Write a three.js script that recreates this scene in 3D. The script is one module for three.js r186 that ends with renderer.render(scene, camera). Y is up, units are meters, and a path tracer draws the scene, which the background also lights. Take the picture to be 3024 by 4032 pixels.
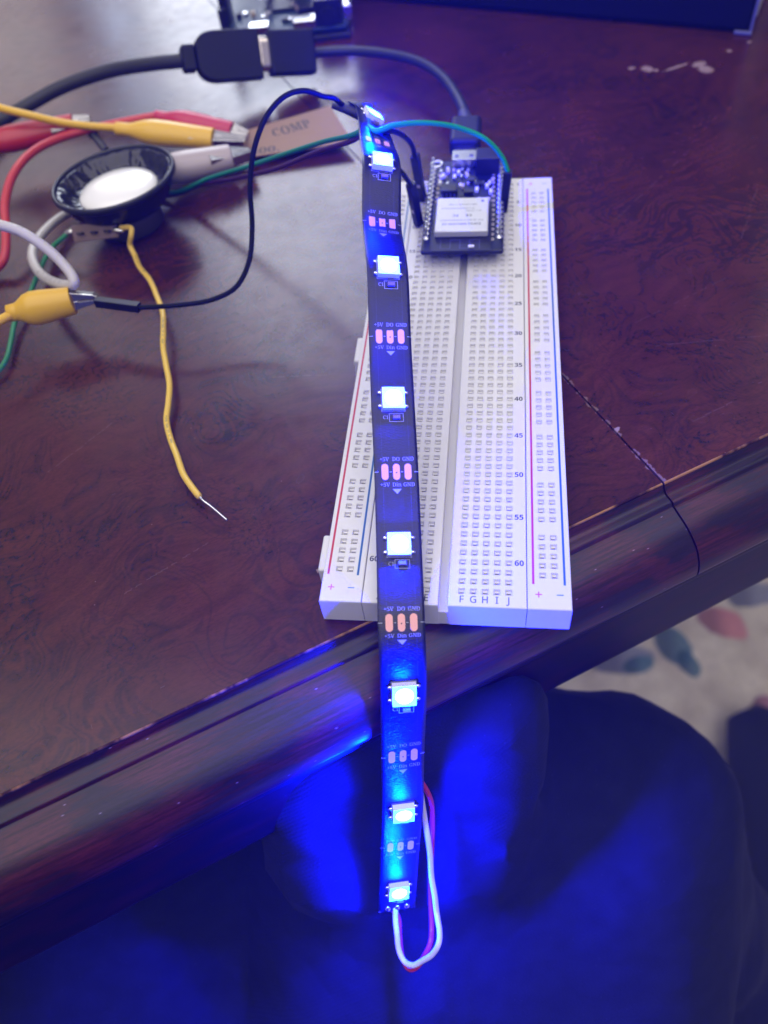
import * as THREE from 'three';
import { RoundedBoxGeometry } from 'three/addons/geometries/RoundedBoxGeometry.js';
import { mergeGeometries, mergeVertices } from 'three/addons/utils/BufferGeometryUtils.js';
import { SimplexNoise } from 'three/addons/math/SimplexNoise.js';
import { MarchingCubes } from 'three/addons/objects/MarchingCubes.js';
import { RectAreaLightUniformsLib } from 'three/addons/lights/RectAreaLightUniformsLib.js';

// ---------------------------------------------------------------- camera, air, lights, exposure
const MM = 0.001;
const V = (x, y, z) => new THREE.Vector3(x, y, z);
const scene = new THREE.Scene();
const camera = new THREE.PerspectiveCamera(64.42, 0.75, 0.01, 12);
camera.position.set(0.009193, 0.161168, 0.171631);
camera.up.set(-0.02414, 0.60132, -0.79864);
camera.lookAt(0.009193 - 0.127512, 0.161168 - 0.794201, 0.171631 - 0.594126);
camera.focus = 0.192;
camera.userData.fStop = 12;

const renderer = new THREE.WebGLRenderer({ antialias: true });
renderer.toneMapping = THREE.LinearToneMapping;
renderer.toneMappingExposure = 1;
renderer.shadowMap.enabled = true;

const LED_CANDELA = 0.105;
const LED_COLOR = [0.0, 0.004, 1.0];
scene.background = new THREE.Color().setRGB(0.29, 0.27, 0.255);   // the rest of the daylit room
scene.fog = new THREE.FogExp2(new THREE.Color().setRGB(0.3, 0.4, 1), 0.05);   // thin added haze, stands in for lens glare round the lit strip
RectAreaLightUniformsLib.init();

// ---------------------------------------------------------------- helpers (shapes are given in millimetres)
let seed = 7;
const rnd = () => { seed = (seed * 1664525 + 1013904223) % 4294967296; return seed / 4294967296; };
const noise = new SimplexNoise({ random: rnd });
const fbm = (x, y, o = 4) => { let s = 0, a = 0.5; for (let i = 0; i < o; i++) { s += a * noise.noise(x, y); x = x * 2.03 + 17.1; y = y * 2.03 - 9.7; a *= 0.5; } return s; };
const sstep = (a, b, x) => { const t = Math.min(1, Math.max(0, (x - a) / (b - a))); return t * t * (3 - 2 * t); };
const mix = (a, b, t) => a + (b - a) * t;
const used = {};
function numbered(n) { if (!used[n]) { used[n] = 1; return n; } return n + '_' + String(used[n]++).padStart(3, '0'); }
function thing(name, label, category, at = [0, 0, 0], group) {
  const o = new THREE.Group(); o.name = numbered(name); scene.add(o);
  o.position.set(at[0] * MM, at[1] * MM, at[2] * MM); o.userData = { label, category };
  if (group) o.userData.group = group;
  o.base = V(...at); return o;
}
function flat(g) {
  const h = g.index ? g.toNonIndexed() : g.clone();
  for (const k of Object.keys(h.attributes)) if (!['position', 'normal', 'uv'].includes(k)) h.deleteAttribute(k);
  if (!h.attributes.normal) h.computeVertexNormals();
  if (!h.attributes.uv) h.setAttribute('uv', new THREE.BufferAttribute(new Float32Array(h.attributes.position.count * 2), 2));
  h.morphAttributes = {}; h.clearGroups(); return h;
}
const join = (gs) => { const a = [].concat(gs).map(flat); return a.length === 1 ? a[0] : mergeGeometries(a); };
function part(parent, name, geos, mat, base = parent.base) {       // geometry in world millimetres, stored about the thing's base
  const g = join(geos); g.translate(-base.x, -base.y, -base.z); g.scale(MM, MM, MM);
  const m = new THREE.Mesh(g, mat); m.name = name; m.castShadow = m.receiveShadow = true; m.base = base; parent.add(m); return m;
}
const xf = (g, x, y, z, rx = 0, ry = 0, rz = 0) => g.applyMatrix4(new THREE.Matrix4().compose(V(x, y, z), new THREE.Quaternion().setFromEuler(new THREE.Euler(rx, ry, rz, 'YXZ')), V(1, 1, 1)));
const box = (w, h, d, x, y, z, ry = 0) => xf(new THREE.BoxGeometry(w, h, d), x, y, z, 0, ry);
const rbox = (w, h, d, r, x, y, z, ry = 0, seg = 2) => xf(new RoundedBoxGeometry(w, h, d, seg, r), x, y, z, 0, ry);
const cyl = (r0, r1, h, x, y, z, n = 20) => xf(new THREE.CylinderGeometry(r1, r0, h, n), x, y, z);
function along(g, a, b, roll = 0) {                                 // a shape built along +y from 0, laid from a towards b
  const d = V(...b).sub(V(...a)).normalize(); g.rotateY(roll);
  const side = Math.abs(d.y) > 0.99 ? V(1, 0, 0) : V(0, 1, 0).cross(d).normalize();
  const m = new THREE.Matrix4().makeBasis(side, d, side.clone().cross(d)); m.setPosition(...a);
  return g.applyMatrix4(m);
}
const curve = (pts, t = 0.5) => new THREE.CatmullRomCurve3(pts.map((p) => V(...p)), false, 'centripetal', t);
const tube = (pts, r, n = 90, k = 10) => new THREE.TubeGeometry(curve(pts), n, r, k, false);
const capped = (pts, r, n = 90, k = 10) => { const c = curve(pts); return [new THREE.TubeGeometry(c, n, r, k, false), ...[0, 1].map((t) => new THREE.SphereGeometry(r, k, 6).translate(...c.getPoint(t).toArray()))]; };
const rod = (a, b, r0, r1 = r0, n = 14) => { const L = V(...a).distanceTo(V(...b)); return along(new THREE.CylinderGeometry(r1, r0, L, n).translate(0, L / 2, 0), a, b); };
const lathe = (prof, n = 28) => new THREE.LatheGeometry(prof.map(([r, y]) => new THREE.Vector2(Math.max(r, 1e-4), y)), n);
const std = (rgb, roughness = 0.5, o = {}) => new THREE.MeshPhysicalMaterial({ color: new THREE.Color().setRGB(...rgb), roughness, side: THREE.DoubleSide, ...o });
function canvasTex(w, h, draw) {
  const c = document.createElement('canvas'); c.width = w; c.height = h; draw(c.getContext('2d'), w, h);
  const t = new THREE.CanvasTexture(c); t.colorSpace = THREE.SRGBColorSpace; t.magFilter = THREE.LinearFilter; t.wrapS = t.wrapT = THREE.RepeatWrapping; return t;
}
function dataTex(w, h, f, srgb) {
  const a = new Uint8Array(w * h * 4), enc = (v) => (srgb ? (v <= 0.0031308 ? 12.92 * v : 1.055 * Math.pow(v, 1 / 2.4) - 0.055) : v) * 255;
  for (let y = 0; y < h; y++) for (let x = 0; x < w; x++) { const c = f(x, y), i = (y * w + x) * 4; a[i] = Math.max(0, Math.min(255, enc(c[0]))); a[i + 1] = Math.max(0, Math.min(255, enc(c[1]))); a[i + 2] = Math.max(0, Math.min(255, enc(c[2]))); a[i + 3] = 255; }
  const t = new THREE.DataTexture(a, w, h); t.magFilter = THREE.LinearFilter; t.wrapS = t.wrapT = THREE.RepeatWrapping; if (srgb) t.colorSpace = THREE.SRGBColorSpace; t.needsUpdate = true; return t;
}

// ---------------------------------------------------------------- the unseen windows, hanging cloth and bounce panel that light the table (outside the frame)
function areaLamp(parent, w, h, pos, target, rgb, intensity) {
  const l = new THREE.RectAreaLight(new THREE.Color().setRGB(...rgb), intensity, w, h);
  l.position.set(pos[0] - parent.position.x, pos[1] - parent.position.y, pos[2] - parent.position.z); parent.add(l);
  scene.updateMatrixWorld(true); l.lookAt(...target); l.castShadow = true; return l;
}
{
  const paint = std([0.7, 0.69, 0.66], 0.5);
  const win = thing('window', 'tall white framed window beyond the far left of the table', 'window', [-560, 330, -1650]);
  part(win, 'frame', [box(40, 1240, 60, -900, 950, -1650), box(40, 1240, 60, -205, 950, -1650), box(735, 40, 60, -552, 1570, -1650), box(735, 40, 60, -552, 330, -1650), box(30, 1200, 50, -745, 950, -1650)], paint);
  const glow = std([0.3, 0.32, 0.36], 0.4, { emissive: new THREE.Color().setRGB(0.5, 0.56, 0.68) });
  part(win, 'window_pane', box(505, 1200, 4, -478, 950, -1655), glow);
  part(win, 'window_pane', box(115, 1200, 4, -822, 950, -1655), glow);
  areaLamp(win, 0.5, 1.2, [-0.478, 0.95, -1.64], [-0.478, 0.95, 0], [0.86, 0.92, 1.0], 7.5);
  areaLamp(win, 0.05, 1.2, [-0.80, 0.95, -1.64], [-0.80, 0.95, 0], [0.6, 0.75, 1.0], 5.0);

  const cur = thing('unseen_curtain', 'unseen pale hanging cloth left of the tall window, glowing to brighten the table sheen', 'unseen_curtain', [-1160, 200, -1600]);  // out of view, glows to give the table its pale sheen on the left
  part(cur, 'curtain_cloth', xf(new THREE.PlaneGeometry(480, 1500, 60, 1), -1130, 1000, -1600).toNonIndexed(), std([0.6, 0.55, 0.5], 0.9, { emissive: new THREE.Color().setRGB(0.2, 0.18, 0.17) }));
  { const p = cur.children[0].geometry.attributes.position; for (let i = 0; i < p.count; i++) p.setZ(i, p.getZ(i) + 0.02 * Math.sin(p.getX(i) * 70)); cur.children[0].geometry.computeVertexNormals(); }
  areaLamp(cur, 0.46, 1.2, [-1.13, 0.95, -1.56], [-1.13, 0.95, 0], [1, 0.93, 0.88], 1.5);

  const side = thing('window', 'unseen small window beyond the far right, placed for the dim sheen on the table', 'window', [700, 330, -1500]);  // out of view, placed to give the dim sheen at the right of the table
  part(side, 'frame', [box(30, 900, 50, 430, 800, -1500), box(30, 900, 50, 970, 800, -1500), box(510, 30, 50, 700, 1235, -1500), box(510, 30, 50, 700, 365, -1500)], paint);
  part(side, 'window_pane', box(510, 840, 4, 700, 800, -1505), std([0.4, 0.36, 0.3], 0.6, { emissive: new THREE.Color().setRGB(0.2, 0.17, 0.14) }));
  areaLamp(side, 0.5, 0.84, [0.7, 0.8, -1.49], [0.2, 0.2, 0], [1, 0.86, 0.7], 1.8);

  const bouncePanel = thing('unseen_bounce_panel', 'large unseen white panel overhead, standing in for daylight bounced round the room', 'bounce panel', [0, 1900, 800]);  // out of view, stands in for room bounce and lights the board from above
  part(bouncePanel, 'frame', [box(3080, 40, 30, -100, 1910, -735), box(3080, 40, 30, -100, 1910, 2335), box(30, 40, 3040, -1625, 1910, 800), box(30, 40, 3040, 1425, 1910, 800)], paint);
  part(bouncePanel, 'bounce_face', box(3020, 10, 3040, -100, 1920, 800), std([0.5, 0.5, 0.5], 0.6, { emissive: new THREE.Color().setRGB(0.6, 0.58, 0.55) }));
  areaLamp(bouncePanel, 3, 3, [-0.1, 1.9, 0.8], [-0.1, 0, 0.79], [1, 0.94, 0.87], 1.62);
}

{
  const cab = thing('unseen_cabinet', 'unseen tall dark wooden cupboard beyond the far end, darkening the table sheen', 'unseen_cabinet', [250, -720, -1400]);  // out of view, placed to darken the reflection in the far right of the tabletop
  const dark = std([0.02, 0.012, 0.01], 0.5);
  part(cab, 'cabinet_body', rbox(800, 2300, 300, 6, 240, 430, -1450), dark);
  for (const x of [45, 435]) part(cab, 'door', rbox(380, 2200, 18, 4, x, 430, -1290), dark);
}

// ---------------------------------------------------------------- the table
const P0 = V(52, 0, 40.3), DE = V(0.853, 0, -0.522), DS = V(0.522, 0, 0.853);   // a corner of the leaf joint, along the edge, out over the edge
const toES = (x, z) => [(x - P0.x) * DE.x + (z - P0.z) * DE.z, (x - P0.x) * DS.x + (z - P0.z) * DS.z];
const smudges = [[62, -175, 1.5, 1.2], [68, -174, 2.2, 2.6], [71, -172.3, 1, 1], [90, -171.5, 2.7, 3.4], [88, -176, 3, 2.2], [79, -174.3, 6, 0.8], [101, -186, 1, 1.2], [-31, 69, 0.5, 0.5], [110, -193, 1, 0.8], [41.8, 22.2, 0.9, 0.7]].map(([x, z, a, b]) => [...toES(x, z), a, b]);
const scratches = [[-54, 3, -38, 2, 0.16], [60, 20, 72, 12, 0.12], [50, -20, 78, -40, 0.1], [40, -60, 75, -110, 0.1], [-110, 40, -96, 20, 0.1], [-80, 80, -60, 62, 0.1], [55, -10, 90, -15, 0.1], [86, -60, 96, -90, 0.1]].map(([a, b, c, d, w]) => [...toES(a, b), ...toES(c, d), w]);
const specks = []; for (let i = 0; i < 260; i++) specks.push([rnd() * 512 - 256, -rnd() * 512, 0.12 + rnd() * 0.22]);
const NT = 2048, PXMM = NT / 512;
const marks = new Float32Array(NT * NT);
{
  const put = (e, s, v) => { const x = Math.round((e + 256) * PXMM), y = Math.round((s + 512) * PXMM); if (x >= 0 && y >= 0 && x < NT && y < NT) marks[y * NT + x] = Math.max(marks[y * NT + x], v); };
  for (const [e, s, a, b] of smudges) for (let i = -a - 1; i <= a + 1; i += 0.2) for (let j = -b - 1; j <= b + 1; j += 0.2) { const d = Math.hypot(i / a, j / b) + 0.5 * fbm((e + i) * 0.8, (s + j) * 0.8, 3); if (d < 0.95) put(e + i, s + j, 0.75); }
  for (const [a, b, c, d, w] of scratches) for (let t = 0; t <= 1; t += 0.002) if (noise.noise(t * 9 + a, b) > -0.3) put(mix(a, c, t) + noise.noise(t * 3, a) * 0.5, mix(b, d, t), w);
  for (let s = -75; s < -0.6; s += 0.12) for (const side of [-1, 1]) { const w = 0.25 + 1.1 * Math.max(0, fbm(s / 3.5 + side * 40, side * 7, 3) + (side > 0 ? 0.1 + 0.35 * sstep(-14, -2, s) : -0.05)); for (let e = 0.3; e < w; e += 0.12) if (noise.noise(e * 6, s * 2.3) > -0.35) put(side * e, s, 0.34); }
  for (const [e, s, r] of specks) put(e, s, 0.25 + r);
}
function woodAt(e, s) {
  const o = e > 0 ? 311 : 0;
  const wx = fbm(e / 110 + o, s / 130 + 3, 3) * 1.3, wy = fbm(e / 120 - 8 + o, s / 110 + 40, 3) * 1.3;
  const band = fbm(e / 120 + wx + o, s / 75 + wy, 4), lvl = band * 6 + 0.12 * fbm(e / 7, s / 5, 3);
  const f = lvl - Math.floor(lvl), outline = Math.pow(Math.max(0, 1 - Math.abs(f - 0.5) * 5), 1.3) * sstep(-0.2, 0.1, fbm(e / 45 + 9, s / 45, 2) + 0.08);
  const area = sstep(0.5, 0.62, f) * (1 - sstep(0.8, 1, f)) * sstep(-0.2, 0.3, fbm(e / 60 - 5 + o, s / 60, 2));
  const burl = Math.pow(Math.max(0, 1 - Math.abs(fbm(e / 6 + wx * 2, s / 4.5 + wy * 2, 4)) * 5), 2) * sstep(0.02, 0.2, fbm(e / 50 + o + 4, s / 38, 3));
  const pore = sstep(0.2, 0.55, noise.noise(e / 3.4 + wy * 5, s / 0.45 + wx * 7)) * 0.2;
  const tone = 0.92 + 0.3 * fbm(e / 30 + wx, s / 5 + wy * 3, 4) + 0.16 * fbm(e / 1.5, s / 1.1, 2) + 0.22 * fbm(e / 60, s / 60 + o, 2);
  const dark = Math.min(1, 0.5 * outline + 0.55 * area * (0.7 + 0.5 * fbm(e / 2.2, s / 1.6, 2)) + 0.65 * burl), k = tone * (1 - pore);
  return [mix(0.074, 0.011, dark) * k, mix(0.018, 0.007, dark) * k, mix(0.0058, 0.006, dark) * k];
}
const woodMap = dataTex(NT, NT, (x, y) => {
  const e = (x + 0.5) / PXMM - 256, s = (y + 0.5) / PXMM - 512, c = woodAt(e, s), m = marks[y * NT + x];
  return [mix(c[0], 0.4, m), mix(c[1], 0.29, m), mix(c[2], 0.23, m)];
}, true);
const woodRough = dataTex(512, 512, (x, y) => { const v = 0.235 + 0.05 * fbm(x / 60, y / 60, 4) + 0.05 * fbm(x / 9, y / 9, 2); return [v, v, v]; }, false);
const woodBump = dataTex(1024, 1024, (x, y) => { const v = 0.5 + 0.3 * fbm(x / 60, y / 60, 3) + 0.12 * noise.noise(x / 2.5, y / 12); return [v, v, v]; }, false);
const topMat = std([1, 1, 1], 1, { map: woodMap, roughnessMap: woodRough, bumpMap: woodBump, bumpScale: 0.00003, specularIntensity: 0.85 });
const mouldMap = dataTex(1024, 512, (x, y) => {
  const e = x / 2, s = y / 6, streak = fbm(e / 40, s / 1.4, 4), patch = fbm(e / 30 + 5, s / 14 + 9, 3), pore = sstep(0.25, 0.55, noise.noise(e / 3, s / 0.35)) * 0.3;
  const d = sstep(-0.15, 0.3, streak * 0.9 + patch), k = (0.9 + 1.1 * streak) * (1 - pore), sp = rnd() < 0.00035 ? 0.35 : 0;
  return [mix(0.06, 0.014, d) * k + sp, mix(0.0095, 0.006, d) * k + sp * 0.85, mix(0.009, 0.008, d) * k + sp * 0.8];
}, true);
const mouldMat = std([1, 1, 1], 0.3, { specularIntensity: 0.75, map: mouldMap, bumpMap: woodBump, bumpScale: 0.00004 });
const wornMap = dataTex(1024, 16, (x) => { const v = sstep(-0.25, 0.4, fbm(x / 50, 3.3, 4) + 0.35 * fbm(x / 5, 9, 3)); return [mix(0.035, 0.36, v), mix(0.012, 0.18, v), mix(0.008, 0.06, v)]; }, true);
const wornMat = std([1, 1, 1], 0.85, { map: wornMap, specularIntensity: 0.2 });
const shadedApronMat = std([0.35, 0.35, 0.4], 0.45, { specularIntensity: 0.35, map: mouldMap });  // moulding wood with the shade under the table edge put into its colour
const es = (e, s, y) => [P0.x + DE.x * e + DS.x * s, y, P0.z + DE.z * e + DS.z * s];
function sweep(profile, e0, e1, cutS = 1, n = 1) {                  // a moulding: profile of [out, y] pulled along the edge, with closed ends
  const pos = [], uv = [], idx = []; let L = 0; const q = [];
  profile.forEach(([s, y], i) => { if (i) L += Math.hypot(s - profile[i - 1][0], y - profile[i - 1][1]); for (const e of [e0, e1]) { pos.push(...es(e, s, y)); uv.push(e / 512, L / 85); } });
  for (let i = 0; i < profile.length - 1; i++) { const a = i * 2; idx.push(a, a + 1, a + 2, a + 1, a + 3, a + 2); }
  const g = new THREE.BufferGeometry(); g.setAttribute('position', new THREE.Float32BufferAttribute(pos, 3)); g.setAttribute('uv', new THREE.Float32BufferAttribute(uv, 2)); g.setIndex(idx); g.computeVertexNormals();
  const caps = [e0, e1].map((e) => { const sh = new THREE.ShapeGeometry(new THREE.Shape(profile.map(([s, y]) => new THREE.Vector2(s, y)))); const p = sh.attributes.position; for (let i = 0; i < p.count; i++) p.setXYZ(i, ...es(e, p.getX(i), p.getY(i))); sh.computeVertexNormals(); return sh; });
  return [g, ...caps];
}
const smooth = (pts, n = 40) => new THREE.SplineCurve(pts.map((p) => new THREE.Vector2(...p))).getPoints(n).map((p) => [p.x, p.y]);
const table = thing('wooden_table', 'dark red brown wooden table with figured veneer top and moulded edge', 'table', [0, -62, 0]);
{
  const tops = [[-640, -0.28], [0.28, 640]];
  for (const [e0, e1] of tops) {
    const g = new THREE.BufferGeometry(), s0 = -1000, s1 = -0.6, p = [], uv = [], id = [];
    for (const y of [0, -16]) for (const [e, s] of [[e0, s0], [e1, s0], [e1, s1], [e0, s1]]) { p.push(...es(e, s, y)); uv.push((e + 256) / 512, (s + 512) / 512); }
    id.push(0, 2, 1, 0, 3, 2, 4, 5, 6, 4, 6, 7, 0, 1, 5, 0, 5, 4, 1, 2, 6, 1, 6, 5, 2, 3, 7, 2, 7, 6, 3, 0, 4, 3, 4, 7);
    g.setAttribute('position', new THREE.Float32BufferAttribute(p, 3)); g.setAttribute('uv', new THREE.Float32BufferAttribute(uv, 2)); g.setIndex(id);
    const h = g.toNonIndexed(); h.computeVertexNormals();
    part(table, 'tabletop_panel', h, topMat);
    const m = [[-0.5, -0.55], [0, -0.6], [0.25, -1.2], [0.7, -2.0], [1.4, -2.55], [2.2, -2.75], [3.4, -2.85], [4.2, -3.05], [4.55, -3.6], [4.8, -3.95], ...smooth([[5.2, -3.95], [7.1, -4.55], [11, -5.95], [14.8, -8.6], [16.6, -11.1], [17.6, -13.4], [18.1, -16.2], [17.7, -17.6], [16.8, -18.1]], 36), [-0.5, -18.1], [-0.5, -0.55]];
    part(table, 'edge_moulding', sweep(m, e0, e1), mouldMat);
    part(table, 'worn_edge', sweep([[-0.55, 0], [-0.15, -0.1], [0.02, -0.5], [-0.55, -0.5], [-0.55, 0]], e0, e1), wornMat);
  }
  const ap = [[-4, -18.2], [14.2, -18.2], [14.6, -19], ...smooth([[14.9, -20], [15.9, -22], [15.7, -24.6], [14.6, -26]], 12), [13.6, -26.4], ...smooth([[13.2, -27], [12.6, -31], [12.4, -40]], 8), [12.2, -58], [11.6, -60.6], [10, -61.6], [-4, -61.6], [-4, -18.2]];
  part(table, 'apron', sweep(ap, -640, 640), shadedApronMat);
}

// ---------------------------------------------------------------- breadboard
const BT = 9, HX = 27.3, HZ = 82.55;
const printTex = canvasTex(1024, 2048, (c, W, H) => {
  const X = (x) => ((x + HX) / (2 * HX)) * W, Y = (z) => ((z + HZ) / (2 * HZ)) * H, ky = H / (2 * HZ), kx = W / (2 * HX);
  c.fillStyle = '#e9e8e4'; c.fillRect(0, 0, W, H);
  for (let i = 0; i < 1500; i++) { c.fillStyle = `rgba(${rnd() < 0.5 ? '255,255,255' : '205,202,196'},0.16)`; c.fillRect(rnd() * W, rnd() * H, 2 + rnd() * 14, 2 + rnd() * 14); }
  const line = (x, z0, z1, col) => { c.fillStyle = col; c.fillRect(X(x) - 0.24 * kx, Y(z0), 0.48 * kx, Y(z1) - Y(z0)); };
  const text = (s, x, z, mm, col, weight = '') => { c.save(); c.translate(X(x), Y(z)); c.scale(kx / ky, 1); c.fillStyle = col; c.font = `${weight} ${mm * ky}px sans-serif`; c.textAlign = 'center'; c.textBaseline = 'middle'; c.fillText(s, 0, 0); c.restore(); };
  line(19.2, -76, 76.3, '#c4283a'); line(25.9, -75.8, 76.4, '#1f5fa8'); line(-26.15, -76, 75.5, '#c4283a'); line(-19.42, -75.8, 75.6, '#1f5fa8');
  for (const [z, k] of [[78.9, 1], [-78.9, 1]]) for (const [x, s, col] of [[20.32, '+', '#d2453f'], [24.85, '−', '#2f74b0'], [-25.03, '+', '#d2453f'], [-20.55, '−', '#2f74b0']]) text(s, x, z, 3.2, col);
  for (let n = 0; n <= 60; n += 5) { const r = Math.max(1, n), z = (r - 32) * 2.54; text(String(r), 16.2, z, 1.95, '#2b2b33', 'bold'); text(String(r), -16.2, z, 1.95, '#2b2b33', 'bold'); }
  for (let i = 0; i < 10; i++) { const x = (i < 5 ? -13.97 : 3.81) + 2.54 * (i % 5); text('ABCDEFGHIJ'[i], x, 80.75, 2.35, '#24242c'); text('ABCDEFGHIJ'[i], x, -80.75, 2.35, '#24242c'); }
});
printTex.wrapS = printTex.wrapT = THREE.ClampToEdgeWrapping;
const boardMat = std([0.86, 0.86, 0.86], 0.42, { map: printTex });
function plate(x0, x1, z0, z1, y1, y0, holes, edges) {              // a moulded strip with funnelled square holes; edges: which sides are outer faces
  const pos = [], uv = []; const q = (a, b, c, d, white) => { for (const p of [a, b, c, a, c, d]) { pos.push(...p); if (white) uv.push(0.02, 0.006); else uv.push((p[0] + HX) / (2 * HX), 1 - (p[2] + HZ) / (2 * HZ)); } };
  const h = 0.78, f = 0.5, sx = 0.46, sz = 0.2, c = 0.25;
  const xs = [...new Set(holes.map((p) => p[0]))].sort((a, b) => a - b), zs = [...new Set(holes.map((p) => p[1]))].sort((a, b) => a - b), has = new Set(holes.map((p) => p.join()));
  const bx = [x0 + c, ...xs.flatMap((x) => [x - h, x + h]), x1 - c], bz = [z0 + c, ...zs.flatMap((z) => [z - h, z + h]), z1 - c];
  for (let i = 0; i < bx.length - 1; i++) for (let j = 0; j < bz.length - 1; j++) {
    const xa = bx[i], xb = bx[i + 1], za = bz[j], zb = bz[j + 1];
    if (i % 2 && j % 2 && has.has([xs[(i - 1) / 2], zs[(j - 1) / 2]].join())) {
      const x = xs[(i - 1) / 2], z = zs[(j - 1) / 2], ring = (a, b, y) => [[x - a, y, z - b], [x - a, y, z + b], [x + a, y, z + b], [x + a, y, z - b]];
      const R = [ring(h, h, y1), ring(h - 0.12, h - 0.12, y1 - 0.25), ring(h - 0.18, h - 0.18, y1 - 0.65), ring(sx, sz, y1 - 0.75), ring(sx, sz, y1 - 2.9)];
      for (let k = 0; k < 4; k++) for (let m = 0; m < 4; m++) q(R[k][m], R[k + 1][m], R[k + 1][(m + 1) % 4], R[k][(m + 1) % 4], true);
      continue;
    }
    q([xa, y1, za], [xa, y1, zb], [xb, y1, zb], [xb, y1, za]);
  }
  const ring = (d, y) => [[x0 + d, y, z0 + d], [x0 + d, y, z1 - d], [x1 - d, y, z1 - d], [x1 - d, y, z0 + d]], R = [ring(c, y1), ring(0.07, y1 - 0.08), ring(0, y1 - c), ring(0, y0)];
  for (let k = 0; k < 3; k++) for (let m = 0; m < 4; m++) q(R[k][m], R[k + 1][m], R[k + 1][(m + 1) % 4], R[k][(m + 1) % 4], true);
  const g = new THREE.BufferGeometry(); g.setAttribute('position', new THREE.Float32BufferAttribute(pos, 3)); g.setAttribute('uv', new THREE.Float32BufferAttribute(uv, 2)); g.computeVertexNormals(); return g;
}
const whiteUV = (g) => { const u = g.attributes.uv; for (let i = 0; i < u.count; i++) u.setXY(i, 0.02, 0.006); return g; };
const breadboard = thing('breadboard', 'white solderless breadboard lying across the table edge under the lit strip', 'breadboard', [0, 0.2, 0]);
{
  const rows = []; for (let r = 1; r <= 63; r++) rows.push(+((r - 32) * 2.54).toFixed(3));
  const clips = [];
  const half = (x0, cols) => cols.flatMap((x) => rows.map((z) => [x, z]));
  const A = [0, 1, 2, 3, 4].map((i) => +(-13.97 + 2.54 * i).toFixed(3)), F = A.map((x) => +(x + 17.78).toFixed(3));
  const hA = half(0, A), hF = half(0, F);
  part(breadboard, 'terminal_strip', [plate(-17.8, -1.15, -HZ, HZ, BT, 0.9, hA), plate(1.0, 17.8, -HZ, HZ, BT, 0.9, hF), whiteUV(box(2.4, 4.9, 2 * HZ - 0.5, -0.07, 3.35, 0))], boardMat);
  const rail = (xa) => { const o = []; for (let g = 0; g < 10; g++) for (let k = 0; k < 5; k++) for (const x of [xa, +(xa + 2.54).toFixed(3)]) o.push([x, +(-68.58 + 15.24 * g + 0.4 + 2.54 * (k - 2)).toFixed(3)]); return o; };
  const rr = rail(21.26), rl = rail(-23.8);
  part(breadboard, 'power_rail', plate(17.95, HX, -HZ, HZ, BT, 0.9, rr), boardMat);
  part(breadboard, 'power_rail', plate(-HX, -17.95, -HZ, HZ, BT, 0.9, rl), boardMat);
  for (const z of [-64, -0.8, 68.5]) part(breadboard, 'side_tab', whiteUV(rbox(2.2, 6, 10, 0.6, -HX - 0.8, 4.2, z)), boardMat);
  part(breadboard, 'foam_backing', box(2 * HX - 1, 0.7, 2 * HZ - 1, 0, 0.55, 0), std([0.75, 0.74, 0.7], 0.9));
  for (const [x, z] of [...hA, ...hF, ...rr, ...rl]) { clips.push(box(0.86, 0.3, 0.12, x, BT - 2.2, z - 0.13), box(0.86, 0.3, 0.12, x, BT - 2.2, z + 0.13), box(0.9, 0.1, 0.38, x, BT - 2.85, z)); }
  const cm = part(breadboard, 'contact_clip', clips, std([0.25, 0.24, 0.24], 0.4, { metalness: 0.8 })); cm.userData.kind = 'stuff';
}

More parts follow.
